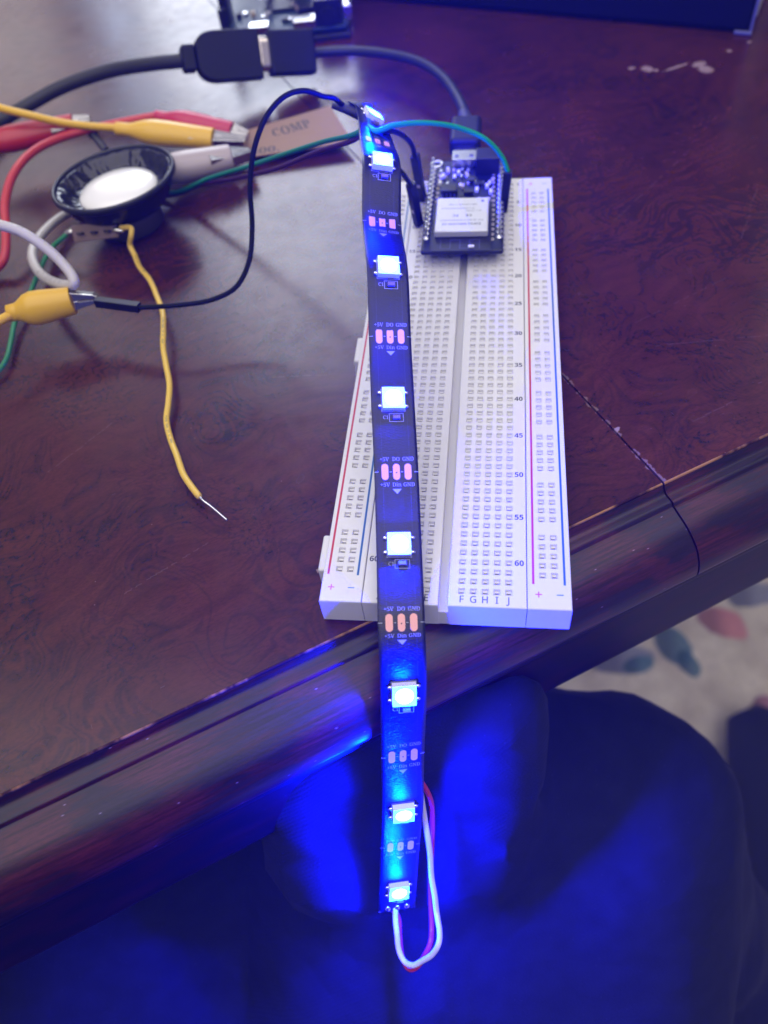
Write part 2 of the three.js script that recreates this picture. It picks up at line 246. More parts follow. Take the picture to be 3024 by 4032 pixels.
// ---------------------------------------------------------------- dev board on the far end of the breadboard
{
  const esp = thing('microcontroller_board', 'small dark circuit board with metal shield plugged into the far end of the breadboard', 'circuit board', [-0.6, BT, -61]);
  const pcbM = std([0.004, 0.006, 0.018], 0.35), blk = std([0.012, 0.012, 0.014], 0.4), silver = std([0.75, 0.76, 0.78], 0.28, { metalness: 1 }), gold = std([0.7, 0.6, 0.42], 0.3, { metalness: 1 }), cer = std([0.5, 0.42, 0.32], 0.5), beige = std([0.75, 0.74, 0.7], 0.4);
  const y0 = 12.4, yt = 14, xc = -0.6, w = 24.6;
  part(esp, 'pcb', rbox(w, 1.6, 50, 0.7, xc, 13.2, -61), pcbM);
  for (const s of [-1, 1]) {
    part(esp, 'header_strip', box(2.5, 2.5, 41, xc + s * 11, y0 - 1.25, -62), blk);
    const pins = []; for (let i = 0; i < 16; i++) pins.push(box(0.64, 12, 0.64, xc + s * 11, 11.9, -62 - 19.05 + i * 2.54), xf(new THREE.ConeGeometry(1.1, 1.1, 10), xc + s * 11, yt + 0.5, -62 - 19.05 + i * 2.54));
    part(esp, 'header_pins', pins, silver);
    const vias = []; for (let i = 0; i < 15; i++) vias.push(xf(new THREE.TorusGeometry(0.45, 0.16, 6, 12), xc + s * 8.9, yt + 0.06, -60 - 17 + i * 2.54, Math.PI / 2));
    part(esp, 'plated_holes', vias, gold);
  }
  const label = canvasTex(512, 512, (c) => {
    c.fillStyle = '#d9dadc'; c.fillRect(0, 0, 512, 512); c.translate(512, 512); c.rotate(Math.PI); c.fillStyle = '#55585e'; c.textAlign = 'center'; c.font = 'bold 44px sans-serif';
    c.fillText('ESP32-WROOM-32', 256, 120); c.font = '32px sans-serif'; c.fillText('FCC ID:2AC7Z-ESPWROOM32', 256, 172); c.font = 'bold 52px sans-serif'; c.fillText('CE', 190, 250); c.fillText('FC', 320, 250);
    c.font = '30px sans-serif'; c.fillText('211-161007', 150, 312); c.fillText('IC:21098-ESPWROOM32', 300, 352); c.fillText('ISM 2.4G 802.11/bgn', 256, 410); c.beginPath(); c.arc(62, 450, 16, 0, 7); c.fill();
  });
  const can = rbox(16, 2.3, 17.6, 0.5, -1, 15.95, -50.3); const p = can.attributes.position, u = can.attributes.uv; for (let i = 0; i < p.count; i++) u.setXY(i, (p.getX(i) + 9) / 16, 1 - (p.getZ(i) + 59.1) / 17.6);
  part(esp, 'metal_shield', can, std([1, 1, 1], 0.36, { metalness: 0.25, map: label }));
  part(esp, 'radio_module', box(18, 0.8, 25, -1, 14.4, -47.5), blk);
  part(esp, 'antenna_trace', [0, 1, 2, 3, 4].map((i) => box(0.4, 0.05, 4.6, -7 + i * 2.9, 14.84, -38.2)).concat([0, 1, 2, 3].map((i) => box(2.9, 0.05, 0.4, -5.55 + i * 2.9, 14.84, i % 2 ? -40.3 : -36.1))), std([0.05, 0.05, 0.09], 0.4));
  const usb = new THREE.Shape(); usb.moveTo(-3.7, 1.4); usb.lineTo(3.7, 1.4); usb.lineTo(3.7, -0.3); usb.lineTo(2.6, -1.4); usb.lineTo(-2.6, -1.4); usb.lineTo(-3.7, -0.3);
  part(esp, 'usb_socket', new THREE.ExtrudeGeometry(usb, { depth: 5.4, bevelEnabled: true, bevelSize: 0.15, bevelThickness: 0.15, bevelSegments: 2 }).translate(-1.6, 15.6, -86.4), silver);
  part(esp, 'usb_shield_tab', [box(1.2, 0.15, 0.9, -4, 17.3, -83), box(1.2, 0.15, 0.9, 0.8, 17.3, -83)], std([0.1, 0.1, 0.12], 0.5));
  part(esp, 'battery_connector', [rbox(7.6, 5.6, 1.2, 0.2, 6.2, 16.8, -77.2), rbox(1.2, 5.6, 6, 0.2, 3, 16.8, -80), rbox(1.2, 5.6, 6, 0.2, 9.4, 16.8, -80), rbox(7.6, 1.2, 6.4, 0.2, 6.2, 14.8, -80), rbox(7.6, 1, 6, 0.2, 6.2, 19.2, -80.3)], std([0.014, 0.014, 0.016], 0.3));
  part(esp, 'chip', rbox(5, 1.5, 4, 0.2, -5.9, 14.8, -67.6), blk); part(esp, 'chip', rbox(3, 1.1, 1.7, 0.15, 0.4, 14.6, -66), blk); part(esp, 'chip', rbox(2.6, 1.2, 2.6, 0.15, 1, 14.6, -73), blk);
  part(esp, 'chip_legs', [...Array(8)].flatMap((_, i) => [box(0.35, 0.3, 1, -7.8 + (i % 4) * 1.27, 14.2, i < 4 ? -65.2 : -70)]), silver);
  for (let i = 0; i < 9; i++) part(esp, 'resistor', rbox(0.9, 0.55, 1.7, 0.1, -8 + i * 1.55 + (i > 5 ? 2.5 : 0), 14.27, -62.3 + (i % 2) * 0.4), [beige, blk, cer][i % 3]);
  for (const [x, z, k] of [[-8.2, -76, 0], [-6.6, -78.4, 1], [-7, -73.6, 2], [-4.4, -75.2, 0], [-3.2, -77.8, 0], [-2.6, -72.4, 2], [-0.6, -76.6, 1], [-9, -71.8, 0], [4, -71, 2], [6.2, -69.4, 0], [8, -72.6, 1], [3, -67.4, 0], [-1.6, -69.6, 1], [7.4, -66.2, 0]]) part(esp, 'capacitor', [rbox(1, 0.9, 1.1, 0.1, x, 14.45, z), box(1.04, 0.94, 0.4, x, 14.45, z - 0.75), box(1.04, 0.94, 0.4, x, 14.45, z + 0.75)], [beige, cer, blk][k]);
  for (let i = 0; i < 26; i++) { const x = -9.4 + (i % 9) * 2.25 + rnd() * 0.9, z = -81 + Math.floor(i / 9) * 4.4 + rnd() * 2.4; if (x > 2 && z < -74) continue; if (Math.abs(x + 5.9) < 3.4 && z > -71) continue; part(esp, 'capacitor', [rbox(0.8, 0.6, 0.9, 0.08, x, 14.35, z), box(0.84, 0.64, 0.35, x, 14.35, z - 0.6), box(0.84, 0.64, 0.35, x, 14.35, z + 0.6)], [silver, beige, cer, silver][i % 4]); }
  part(esp, 'mounting_ring', xf(new THREE.TorusGeometry(1.7, 0.55, 8, 24), -10.6, yt + 0.1, -83.6, Math.PI / 2), silver);
  part(esp, 'indicator_led', rbox(1.8, 0.7, 1, 0.2, 2.2, 15.1, -36.6), std([0.8, 0.8, 0.78], 0.3));
}

// ---------------------------------------------------------------- LED strip
const ST = [[-26.5, 45.2, -54.4, 0.78, -0.62, -0.10], [-23.0, 47.0, -38.2, 0.91, -0.40, -0.13], [-20.0, 49.8, -22.1, 0.95, -0.27, -0.15], [-19.0, 43.1, -6.8, 0.93, -0.30, -0.2], [-16.2, 41.4, 9.6, 0.95, -0.23, -0.2], [-14.9, 33.4, 24.4, 0.97, -0.17, -0.17], [-13.2, 28.3, 40.3, 0.97, -0.16, -0.17], [-11.6, 21.0, 55.5, 0.97, -0.14, -0.17],
  [-10.2, 14.2, 70.9, 0.98, -0.1, -0.14], [-8.5, 10.4, 87.9, 0.98, -0.1, -0.15], [-8.0, -1.3, 98.1, 0.98, -0.13, -0.18], [-8.9, -20.0, 105.2, 0.96, -0.16, -0.24], [-9.5, -36.9, 112.3, 0.96, -0.15, -0.23], [-10.9, -53.0, 116.4, 0.96, -0.155, -0.23], [-12.0, -68.1, 123.2, 0.95, -0.18, -0.25]];
const stripTex = canvasTex(500, 1667, (c, W, H) => {               // one 33.3 mm repeat: LED in the middle, pads at both ends
  const K = 50; c.fillStyle = '#060609'; c.fillRect(0, 0, W, H);
  for (let i = 0; i < 40; i++) { c.fillStyle = 'rgba(40,40,52,0.10)'; c.fillRect(rnd() * W, rnd() * H, 4 + rnd() * 60, 60 + rnd() * 400); }
  c.fillStyle = 'rgba(70,72,90,0.35)'; for (const x of [1.9, 8.1]) c.fillRect(x * K - 4, 0, 8, H);
  const col = '#9da1a9', t = (s, x, y, mm, a = 'center') => { c.fillStyle = col; c.font = `${mm * K}px serif`; c.textAlign = a; c.textBaseline = 'middle'; c.fillText(s, x * K, y); };
  for (const y of [0, H]) {
    t('+5V', 2.35, y - 2.95 * K, 1.2); t('DO', 5, y - 2.95 * K, 1.2); t('GND', 7.75, y - 2.95 * K, 1.2);
    t('+5V', 2.35, y + 2.9 * K, 1.2); t('Din', 5, y + 2.9 * K, 1.2); t('GND', 7.75, y + 2.9 * K, 1.2);
    c.beginPath(); c.moveTo(4 * K, y + 3.9 * K); c.lineTo(6 * K, y + 3.9 * K); c.lineTo(5 * K, y + 5.05 * K); c.fill();
    for (const [a, b] of [[0, 0.95], [3.45, 3.9], [6, 6.5], [9.05, 10]]) c.fillRect(a * K, y - 4, (b - a) * K, 8);
  }
  t('C1', 3.2, H / 2 + 4.1 * K, 1.15); c.strokeStyle = col; c.lineWidth = 6; c.strokeRect(4 * K, H / 2 + 3.2 * K, 3.2 * K, 1.9 * K); c.strokeRect(2.3 * K, H / 2 - 2.7 * K, 5.4 * K, 5.4 * K);
});
const strip = thing('led_strip', 'black flexible light strip with eight glowing blue lights hanging over the table edge', 'light strip', [-9, 5.4, 85.3]);
{
  const pts = ST.map((a) => V(a[0], a[1], a[2])), wid = ST.map((a) => V(a[3], a[4], a[5]).normalize());
  const T0 = pts[0].clone().sub(pts[1]).normalize(), T1 = pts[14].clone().sub(pts[13]).normalize();
  const all = [pts[0].clone().addScaledVector(T0, 7).add(V(-2.5, 0.3, 1)), ...pts, pts[14].clone().addScaledVector(T1, 9)], aw = [V(0.72, -0.69, -0.05).normalize(), ...wid, wid[14].clone()];
  const kn = [-7 / 16.67, ...pts.map((_, i) => i), 14 + 9 / 16.67];
  const cr = new THREE.CatmullRomCurve3(all, false, 'catmullrom', 0.5), cw = new THREE.CatmullRomCurve3(aw, false, 'catmullrom', 0.5);
  function at(i) {                                                  // i: 0 at the first light, 1 at the first pads, 2 at the next light ...
    let k = 0; while (k < kn.length - 2 && kn[k + 1] < i) k++; const u = (k + Math.min(1, Math.max(0, (i - kn[k]) / (kn[k + 1] - kn[k])))) / (kn.length - 1);
    const p = cr.getPoint(u), t = cr.getTangent(u), w = cw.getPoint(u); w.addScaledVector(t, -w.dot(t)).normalize();
    return { p, t, w, n: t.clone().cross(w).normalize().multiplyScalar(1) };
  }
  const test = at(7); if (test.n.y < 0) throw new Error('strip faces down');
  const i0 = kn[0], i1 = kn[kn.length - 1], N = 300, pos = [], uv = [], idx = [];
  const ring = [[-5, 0.16], [-4.2, 0.3], [0, 0.34], [4.2, 0.3], [5, 0.16], [5, -0.16], [-5, -0.16]];
  for (let k = 0; k <= N; k++) { const i = mix(i0, i1, k / N), f = at(i); for (const [a, h] of ring) { const q = f.p.clone().addScaledVector(f.w, a).addScaledVector(f.n, h); pos.push(q.x, q.y, q.z); uv.push(h > 0 ? 0.5 + a / 10 : 0.3, h > 0 ? 0.5 - i / 2 : 0.37); } }
  const R = ring.length; for (let k = 0; k < N; k++) for (let m = 0; m < R; m++) { const a = k * R + m, b = k * R + (m + 1) % R; idx.push(a, a + R, b, b, a + R, b + R); }
  for (const e of [0, N]) for (let m = 1; m < R - 1; m++) idx.push(e * R, e * R + m, e * R + m + 1);
  const tape = new THREE.BufferGeometry(); tape.setAttribute('position', new THREE.Float32BufferAttribute(pos, 3)); tape.setAttribute('uv', new THREE.Float32BufferAttribute(uv, 2)); tape.setIndex(idx); tape.computeVertexNormals();
  const stripBump = dataTex(256, 256, (x, y) => { const v = 0.5 + 0.4 * fbm(x / 40, y / 12, 3); return [v, v, v]; }, false); stripBump.repeat.set(1, 4);
  part(strip, 'flexible_tape', tape, std([1, 1, 1], 0.3, { map: stripTex, bumpMap: stripBump, bumpScale: 0.00008 }));
  const frame = (i, dx, dt, h) => { const f = at(i + dt / 16.67), q = f.p.clone().addScaledVector(f.w, dx).addScaledVector(f.n, h), m = new THREE.Matrix4().makeBasis(f.w, f.n, f.w.clone().cross(f.n)); m.setPosition(q); return m; };
  // local axes: x across the strip, y out of its face, z on along the strip
  const copper = std([0.85, 0.42, 0.36], 0.45, { metalness: 0.15 }), white = std([0.82, 0.82, 0.82], 0.4), solder = std([0.8, 0.8, 0.82], 0.22, { metalness: 1 }), capM = std([0.22, 0.16, 0.12], 0.5), dotM = std([0.03, 0.02, 0.02], 0.6);
  const padShape = new THREE.Shape(); padShape.absarc(0, 1.1, 0.78, 0, Math.PI); padShape.absarc(0, -1.1, 0.78, Math.PI, 2 * Math.PI);
  const padG = new THREE.ExtrudeGeometry(padShape, { depth: 0.06, bevelEnabled: false, curveSegments: 8 }).rotateX(-Math.PI / 2);
  for (let i = 1; i < 14; i += 2) for (const x of [-2.6, 0, 2.6]) {
    const s = part(strip, 'solder_pad', padG.clone().applyMatrix4(frame(i, x, 0, 0.33)), copper);
    if (x === 0) part(s, 'test_hole', cyl(0.16, 0.16, 0.03, 0, 0.08, 0.2, 10).applyMatrix4(frame(i, x, 0, 0.33)), dotM);
  }
  const bodyHole = new THREE.Shape(); const hw = 2.5, ch = 0.9; bodyHole.moveTo(-hw, -hw); bodyHole.lineTo(hw, -hw); bodyHole.lineTo(hw, hw); bodyHole.lineTo(-hw, hw); bodyHole.lineTo(-hw, -hw);
  const hole = new THREE.Path(); hole.absarc(0, 0, 2.05, 0, 2 * Math.PI, true); bodyHole.holes.push(hole);
  const bodyG = join([new THREE.ExtrudeGeometry(bodyHole, { depth: 1.5, bevelEnabled: true, bevelSize: 0.08, bevelThickness: 0.08, bevelSegments: 2, curveSegments: 24 }).rotateX(-Math.PI / 2), box(4.9, 0.5, 4.9, 0, 0.3, 0)]);
  const lensM = std([0.9, 0.95, 1], 0.3, { emissive: new THREE.Color().setRGB(0.55, 1.0, 1.0), emissiveIntensity: 4 });
  for (let i = 0; i < 15; i += 2) {
    const m = frame(i, 0, 0, 0.36);
    const led = part(strip, 'led', bodyG.clone().applyMatrix4(m), white);
    part(led, 'led_lens', lathe([[0, 1.42], [1, 1.4], [2.04, 1.3], [2.04, 0.6], [0, 0.6]], 28).applyMatrix4(m), lensM);
    for (const s of [-1, 1]) for (const z of [-1.65, 0, 1.65]) if (z) part(led, 'terminal', new THREE.SphereGeometry(0.55, 10, 8).scale(1.25, 0.75, 0.8).translate(s * 2.95, 0.3, z).applyMatrix4(m), solder);
    part(strip, 'capacitor', [rbox(0.95, 0.7, 0.9, 0.12, 0, 0.35, 0), rbox(0.4, 0.76, 0.94, 0.1, -0.65, 0.35, 0), rbox(0.4, 0.76, 0.94, 0.1, 0.65, 0.35, 0)].map((g) => g.applyMatrix4(frame(i, 0.6, 4.15, 0.34))), capM);
    const l = new THREE.PointLight(new THREE.Color().setRGB(...LED_COLOR), LED_CANDELA); l.shadow.radius = i < 9 ? 0.05 : 0.09; l.castShadow = true; l.name = 'led_light';
    const lp = V(0, i < 9 ? 2.0 : 4.2, 0).applyMatrix4(m).sub(strip.base).multiplyScalar(MM); l.position.copy(lp); strip.add(l);
  }
  // the fed end: heat-shrink over the soldered leads
  part(strip, 'heat_shrink', along(lathe([[0, 0], [3.2, 0.2], [3.4, 3], [2.2, 7], [1.4, 11], [0, 11.2]], 14).scale(1, 1, 0.6), [-27.3, 45.4, -57.5], [-36.5, 47, -59]), std([0.012, 0.012, 0.016], 0.5));
  const end = at(14 + 7 / 16.67);
  part(strip, 'solder_joint', [-2.6, 0, 2.6].map((x) => new THREE.SphereGeometry(0.8, 10, 8).scale(1, 0.7, 1.3).translate(x, 0, 0).applyMatrix4(frame(14, x * 0, 7.6, 0.4))), solder);
  const wht = std([0.72, 0.7, 0.72], 0.45), red = std([0.5, 0.02, 0.06], 0.45);
  part(strip, 'white_lead', capped([[-12.9, -75.5, 127], [-12.9, -77.1, 128.8], [-12.3, -78.6, 132.4], [-11.5, -81.1, 136.2], [-9.9, -81.7, 138.4], [-7.6, -80.2, 139.2], [-5.2, -77.7, 138.4], [-2.3, -73.7, 137.1], [-0.8, -71, 135.1], [-0.7, -71.9, 132.4], [-1.7, -72.6, 127.9], [-2.3, -68.6, 124.4], [-3.2, -64.4, 120.7], [-3.5, -58.4, 117.2], [-4, -53.8, 114.4], [-5.1, -47.8, 109.8], [-6, -40, 105.5]], 0.75, 140), wht);
  part(strip, 'red_lead', capped([[-14.2, -76.2, 126.6], [-12.3, -78.4, 128.4], [-11.7, -80.9, 132.6], [-10.8, -83.9, 137.1], [-9, -84.6, 139.5], [-6.9, -82.5, 139.4], [-4.6, -78.9, 136.9], [-3.2, -77.3, 134], [-3.1, -77.9, 130.6], [-3.6, -74.4, 124.1], [-3.6, -67.1, 119.4], [-3.3, -58.7, 114.8], [-3.1, -52.2, 111], [-3.5, -44.2, 107.2], [-6.5, -35, 104.5]], 0.7, 140), red);
}

// ---------------------------------------------------------------- wires and connectors
const rubber = std([0.007, 0.007, 0.009], 0.55, { specularIntensity: 0.5 }), blackPl = std([0.006, 0.006, 0.008], 0.4, { specularIntensity: 0.7 }), metal = std([0.72, 0.7, 0.66], 0.25, { metalness: 1 });
function dupont(parent, a, b, s = 2.54) {
  const L = V(...a).distanceTo(V(...b)), d = part(parent, 'connector_housing', along(rbox(s, L, s, 0.25, 0, L / 2, 0), a, b, 0.1), blackPl);
  part(d, 'crimp_window', along(box(1, 1.2, 0.1, 0, L * 0.62, s / 2 + 0.02), a, b, 0.1), std([0.5, 0.45, 0.35], 0.4, { metalness: 0.8 }));
  return d;
}
{
  let w = thing('jumper_wire', 'black jumper wire looping from the strip down to the yellow clip', 'wire', [-62, 13, -24]);
  part(w, 'wire', capped([[-34, 46, -59], [-37, 50.5, -56.5], [-39.2, 52, -54.5], [-43.9, 55, -52.1], [-48.7, 55, -49.9], [-53.7, 52, -46.4], [-57.7, 46, -40.6], [-60.2, 37, -36], [-60.8, 27, -30.9], [-62, 20, -24.2], [-66, 15, -19], [-72.9, 13, -15.9], [-82.2, 13, -13.5], [-95.5, 13, -12.4]], 0.75, 160), std([0.006, 0.006, 0.005], 0.65, { specularIntensity: 0.25 }));
  dupont(w, [-94.5, 13, -12.5], [-109, 13, -15.3]);
  part(w, 'pin', rod([-109, 13, -15.3], [-113.5, 13, -16.2], 0.35), metal);

  w = thing('jumper_wire', 'teal jumper wire arching from the strip to the right side of the breadboard', 'wire', [11.7, 9, -63.5]);
  part(w, 'wire', capped([[-28, 46, -52], [-24.2, 47, -44.1], [-19.6, 46, -48.9], [-10, 42, -57.1], [-1, 37, -62.6], [5.8, 33, -63.5], [10.7, 27, -64], [12.6, 22.5, -63.4]], 0.75, 120), std([0.01, 0.34, 0.07], 0.5, { specularIntensity: 0.35 }));
  dupont(w, [12.6, 23, -63.2], [11.6, 9.3, -63.5]);

  w = thing('jumper_wire', 'black jumper wire from the strip with its upper black connector left of the circuit board', 'wire', [-14.8, 9, -70.9]);
  part(w, 'wire', capped([[-27, 44.5, -50], [-24, 45, -47], [-21.2, 45, -47.9], [-18.2, 40, -54.8], [-16.2, 33, -61.5], [-15.7, 28, -63.8]], 0.75, 80), rubber);
  dupont(w, [-15.8, 28.5, -64.2], [-14.9, 9.4, -70.9]);

  w = thing('jumper_wire', 'black jumper wire passing behind the strip to the lower black connector on the breadboard', 'wire', [-15.1, 9, -56.9]);
  part(w, 'wire', capped([[-27, 44, -52], [-24.5, 42.5, -46], [-21, 37, -46], [-18.4, 30, -51.6], [-16.6, 24.5, -54.5]], 0.75, 80), rubber);
  dupont(w, [-16.6, 24.5, -55.2], [-15.1, 9.3, -56.9]);

  w = thing('jumper_wire', 'teal jumper wire sloping from the strip down behind the speaker', 'wire', [-105, 4, -88]);
  part(w, 'wire', capped([[-27, 46, -54], [-27.4, 46.3, -48], [-30, 45, -47.3], [-41.6, 38, -56.4], [-55.7, 30, -65.1], [-70.9, 22, -72.5], [-90.1, 12, -82.6], [-105, 4, -88], [-116, 1, -93]], 0.75, 120), std([0.01, 0.2, 0.12], 0.45));
  w = thing('jumper_wire', 'dark purple jumper wire under the teal one behind the speaker', 'wire', [-105, 3, -88]);
  part(w, 'wire', capped([[-28, 45, -54], [-27.6, 45, -48.8], [-30.1, 43.4, -47.6], [-43, 36, -54.9], [-59.2, 26, -63.7], [-75.6, 17, -74.3], [-95.1, 8, -85.1], [-105.4, 3, -88.4], [-117, 0.8, -90]], 0.75, 120), std([0.05, 0.012, 0.06], 0.4));
}

// ---------------------------------------------------------------- USB cables
{
  let c = thing('usb_cable', 'thick black cable with a rounded black socket ending at the far left', 'cable', [-98, 12, -162]);
  part(c, 'cable_jacket', capped([[-205, 5, -115], [-199.5, 5, -132.5], [-195.4, 5, -142.5], [-185.3, 7, -150.7], [-172.4, 10, -158.3], [-151.6, 14, -161.9], [-129.1, 18, -157.8], [-113.8, 20, -154.6]], 2.7, 120, 16), std([0.022, 0.022, 0.022], 0.55));
  const shell = (L, w, t) => { const s = new THREE.Shape(), a = w / 2, b = t / 2, r = t / 2 - 0.1; s.moveTo(-a + r, -b); s.lineTo(a - r, -b); s.absarc(a - r, -b + r, r, -Math.PI / 2, 0); s.absarc(a - r, b - r, r, 0, Math.PI / 2); s.lineTo(-a + r, b); s.absarc(-a + r, b - r, r, Math.PI / 2, Math.PI); s.absarc(-a + r, -b + r, r, Math.PI, 1.5 * Math.PI); return new THREE.ExtrudeGeometry(s, { depth: L, bevelEnabled: true, bevelSize: 0.4, bevelThickness: 0.6, bevelSegments: 3, curveSegments: 8 }).rotateX(-Math.PI / 2); };
  const A = [-113.8, 20.5, -154.6], M = [-84.9, 15, -168.6], B = [-66.9, 11, -177.5], ROLL = 1.05;
  const lerp = (p, q, t) => p.map((v, i) => mix(v, q[i], t));
  const hull = (() => { const s = new THREE.Shape(); s.moveTo(-4, 0); s.quadraticCurveTo(-8.4, 1.2, -8.4, 8); s.lineTo(-8.4, 24.5); s.lineTo(8.4, 24.5); s.lineTo(8.4, 8); s.quadraticCurveTo(8.4, 1.2, 4, 0); return new THREE.ExtrudeGeometry(s, { depth: 6.4, bevelEnabled: true, bevelSize: 0.6, bevelThickness: 1.1, bevelSegments: 4, curveSegments: 12 }).translate(0, 0, -3.2); })();
  part(c, 'socket_body', along(hull, lerp(A, M, 0.14), M, ROLL), std([0.007, 0.007, 0.009], 0.45, { specularIntensity: 0.6 }));
  part(c, 'strain_relief', [along(rbox(9.4, 5.2, 8.4, 1, 0, 1, 0), A, M, ROLL), rod(lerp(A, M, -0.06), lerp(A, M, 0.1), 3.4, 3.8)], std([0.009, 0.009, 0.011], 0.5, { specularIntensity: 0.6 }));
  const d = thing('usb_cable', 'thin black cable with flat plug running right to the circuit board', 'cable', [-66, 9, -178]);
  part(d, 'plug_shell', along(shell(4, 12, 4.5), lerp(M, B, -0.12), B, ROLL), std([0.75, 0.68, 0.6], 0.25, { metalness: 1 }));
  part(d, 'plug_body', along(rbox(16.4, 19.4, 8, 1.2, 0, 10.4, 0), M, B, ROLL), std([0.007, 0.007, 0.009], 0.45, { specularIntensity: 0.6 }));
  part(d, 'cable_jacket', capped([[-68.5, 11, -176.5], [-62, 10, -179.5], [-51.7, 9.5, -180.3], [-33.3, 11, -171.4], [-21.3, 12, -161.2], [-12.3, 13, -146.9], [-6.3, 14, -130.4], [-2.9, 15, -116.4], [-1.6, 15.5, -108]], 1.9, 120, 14), std([0.016, 0.017, 0.02], 0.5));
  part(d, 'strain_relief', rod([-2.9, 15, -114.5], [-1.5, 15.6, -106], 2.1, 3), std([0.05, 0.05, 0.06], 0.5));
  part(d, 'micro_plug_body', [rbox(10.6, 6.6, 17, 1.8, -1.6, 15.7, -98.2, 0, 4)], std([0.012, 0.012, 0.014], 0.5, { specularIntensity: 0.5 }));
  part(d, 'micro_plug_tip', rbox(6.6, 2, 5, 0.4, -1.6, 15.6, -87.8), metal);
}

// ---------------------------------------------------------------- speaker
{
  const sp = thing('speaker', 'small round black speaker with shiny white dome lying face up', 'speaker', [-121.5, 0, -79]);
  const C = V(-120, 18, -74.4), ax = V(-0.06, 0.99, -0.03).normalize(), q = new THREE.Quaternion().setFromUnitVectors(V(0, 1, 0), ax);
  const put = (g) => g.scale(1.04, 1, 1.04).applyQuaternion(q).translate(C.x, C.y, C.z);
  const blackShiny = std([0.012, 0.012, 0.014], 0.22), steel = std([0.16, 0.16, 0.17], 0.35, { metalness: 0.9 });
  part(sp, 'rim', put(lathe([[19.3, -0.6], [19.4, 0.5], [19.9, 1.0], [20.4, 0.8], [20.7, 0.1], [20.6, -0.9], [19.9, -1.5], [19.4, -1.2], [19.3, -0.6]], 64)), std([0.016, 0.017, 0.02], 0.35));
  const coneBump = dataTex(256, 64, (x, y) => { const a = x / 256 * Math.PI * 2, v = 0.5 + 0.4 * noise.noise3d(Math.cos(a) * 2.6, Math.sin(a) * 2.6, y / 60) + 0.15 * noise.noise3d(Math.cos(a) * 8, Math.sin(a) * 8, y / 24); return [v, v, v]; }, false);
  part(sp, 'cone', put(lathe([[19.4, -0.3], [18.9, 0.1], [18.2, -0.2], [17.2, -1.2], [15.9, -2.6], [14.7, -3.8], [12.8, -4.3]], 64)), std([0.012, 0.012, 0.015], 0.18, { bumpMap: coneBump, bumpScale: 0.0012 }));
  part(sp, 'dust_cap', put(lathe([[13.2, -4.6], [13.1, -4], [12.3, -3.1], [9.6, -1.9], [6, -1.1], [3, -0.8], [0, -0.7]], 64)), std([0.95, 0.94, 0.91], 0.3, { clearcoat: 1, clearcoatRoughness: 0.2 }));
  part(sp, 'basket', put(lathe([[19.6, -1.4], [18.6, -3], [17.6, -6], [14.6, -9.6], [11.2, -10.6], [11, -11.4], [4, -11.6]], 64)), blackShiny);
  part(sp, 'magnet', put(lathe([[0, -17.6], [10.4, -17.6], [11, -17], [11, -11.6], [10.6, -11.2], [0, -11.2]], 48)), steel);
  const tag = part(sp, 'terminal_board', xf(new RoundedBoxGeometry(15.5, 5.4, 1, 2, 0.4), -124.2, 9.4, -56.6, -0.5, 0.12, 0.02), std([0.2, 0.13, 0.1], 0.5));
  for (const dx of [-4.6, 0, 4.6]) part(tag, 'rivet', xf(new THREE.TorusGeometry(0.9, 0.4, 8, 16), -124.2 + dx, 9.75, -55.75 - dx * 0.11, 1.07), std([0.08, 0.07, 0.07], 0.4, { metalness: 0.8 }));
  part(tag, 'solder_lug', new THREE.SphereGeometry(1.5, 12, 10).scale(1.7, 0.7, 0.8).rotateZ(0.2).translate(-133.2, 9.2, -57), metal);
  part(tag, 'solder_lug', new THREE.SphereGeometry(1.4, 12, 10).scale(1.5, 0.7, 0.8).rotateZ(-0.3).translate(-115.6, 9.9, -56.4), metal);
}
function printed(rgb, ink, text, len, reps) {                       // wire insulation with small print running along it
  const t = canvasTex(2048, 64, (c, W, H) => { const k = (v) => Math.round(255 * Math.pow(v, 1 / 2.2)); c.fillStyle = `rgb(${rgb.map(k).join()})`; c.fillRect(0, 0, W, H); c.fillStyle = ink; c.font = '17px monospace'; for (let i = 0; i < 3; i++) for (const y of [14, 36, 58]) { c.save(); c.translate(430 + i * 640, y); c.rotate(Math.PI); c.fillText(text, 0, 0); c.restore(); } });
  return std([1, 1, 1], 0.38, { map: t });
}
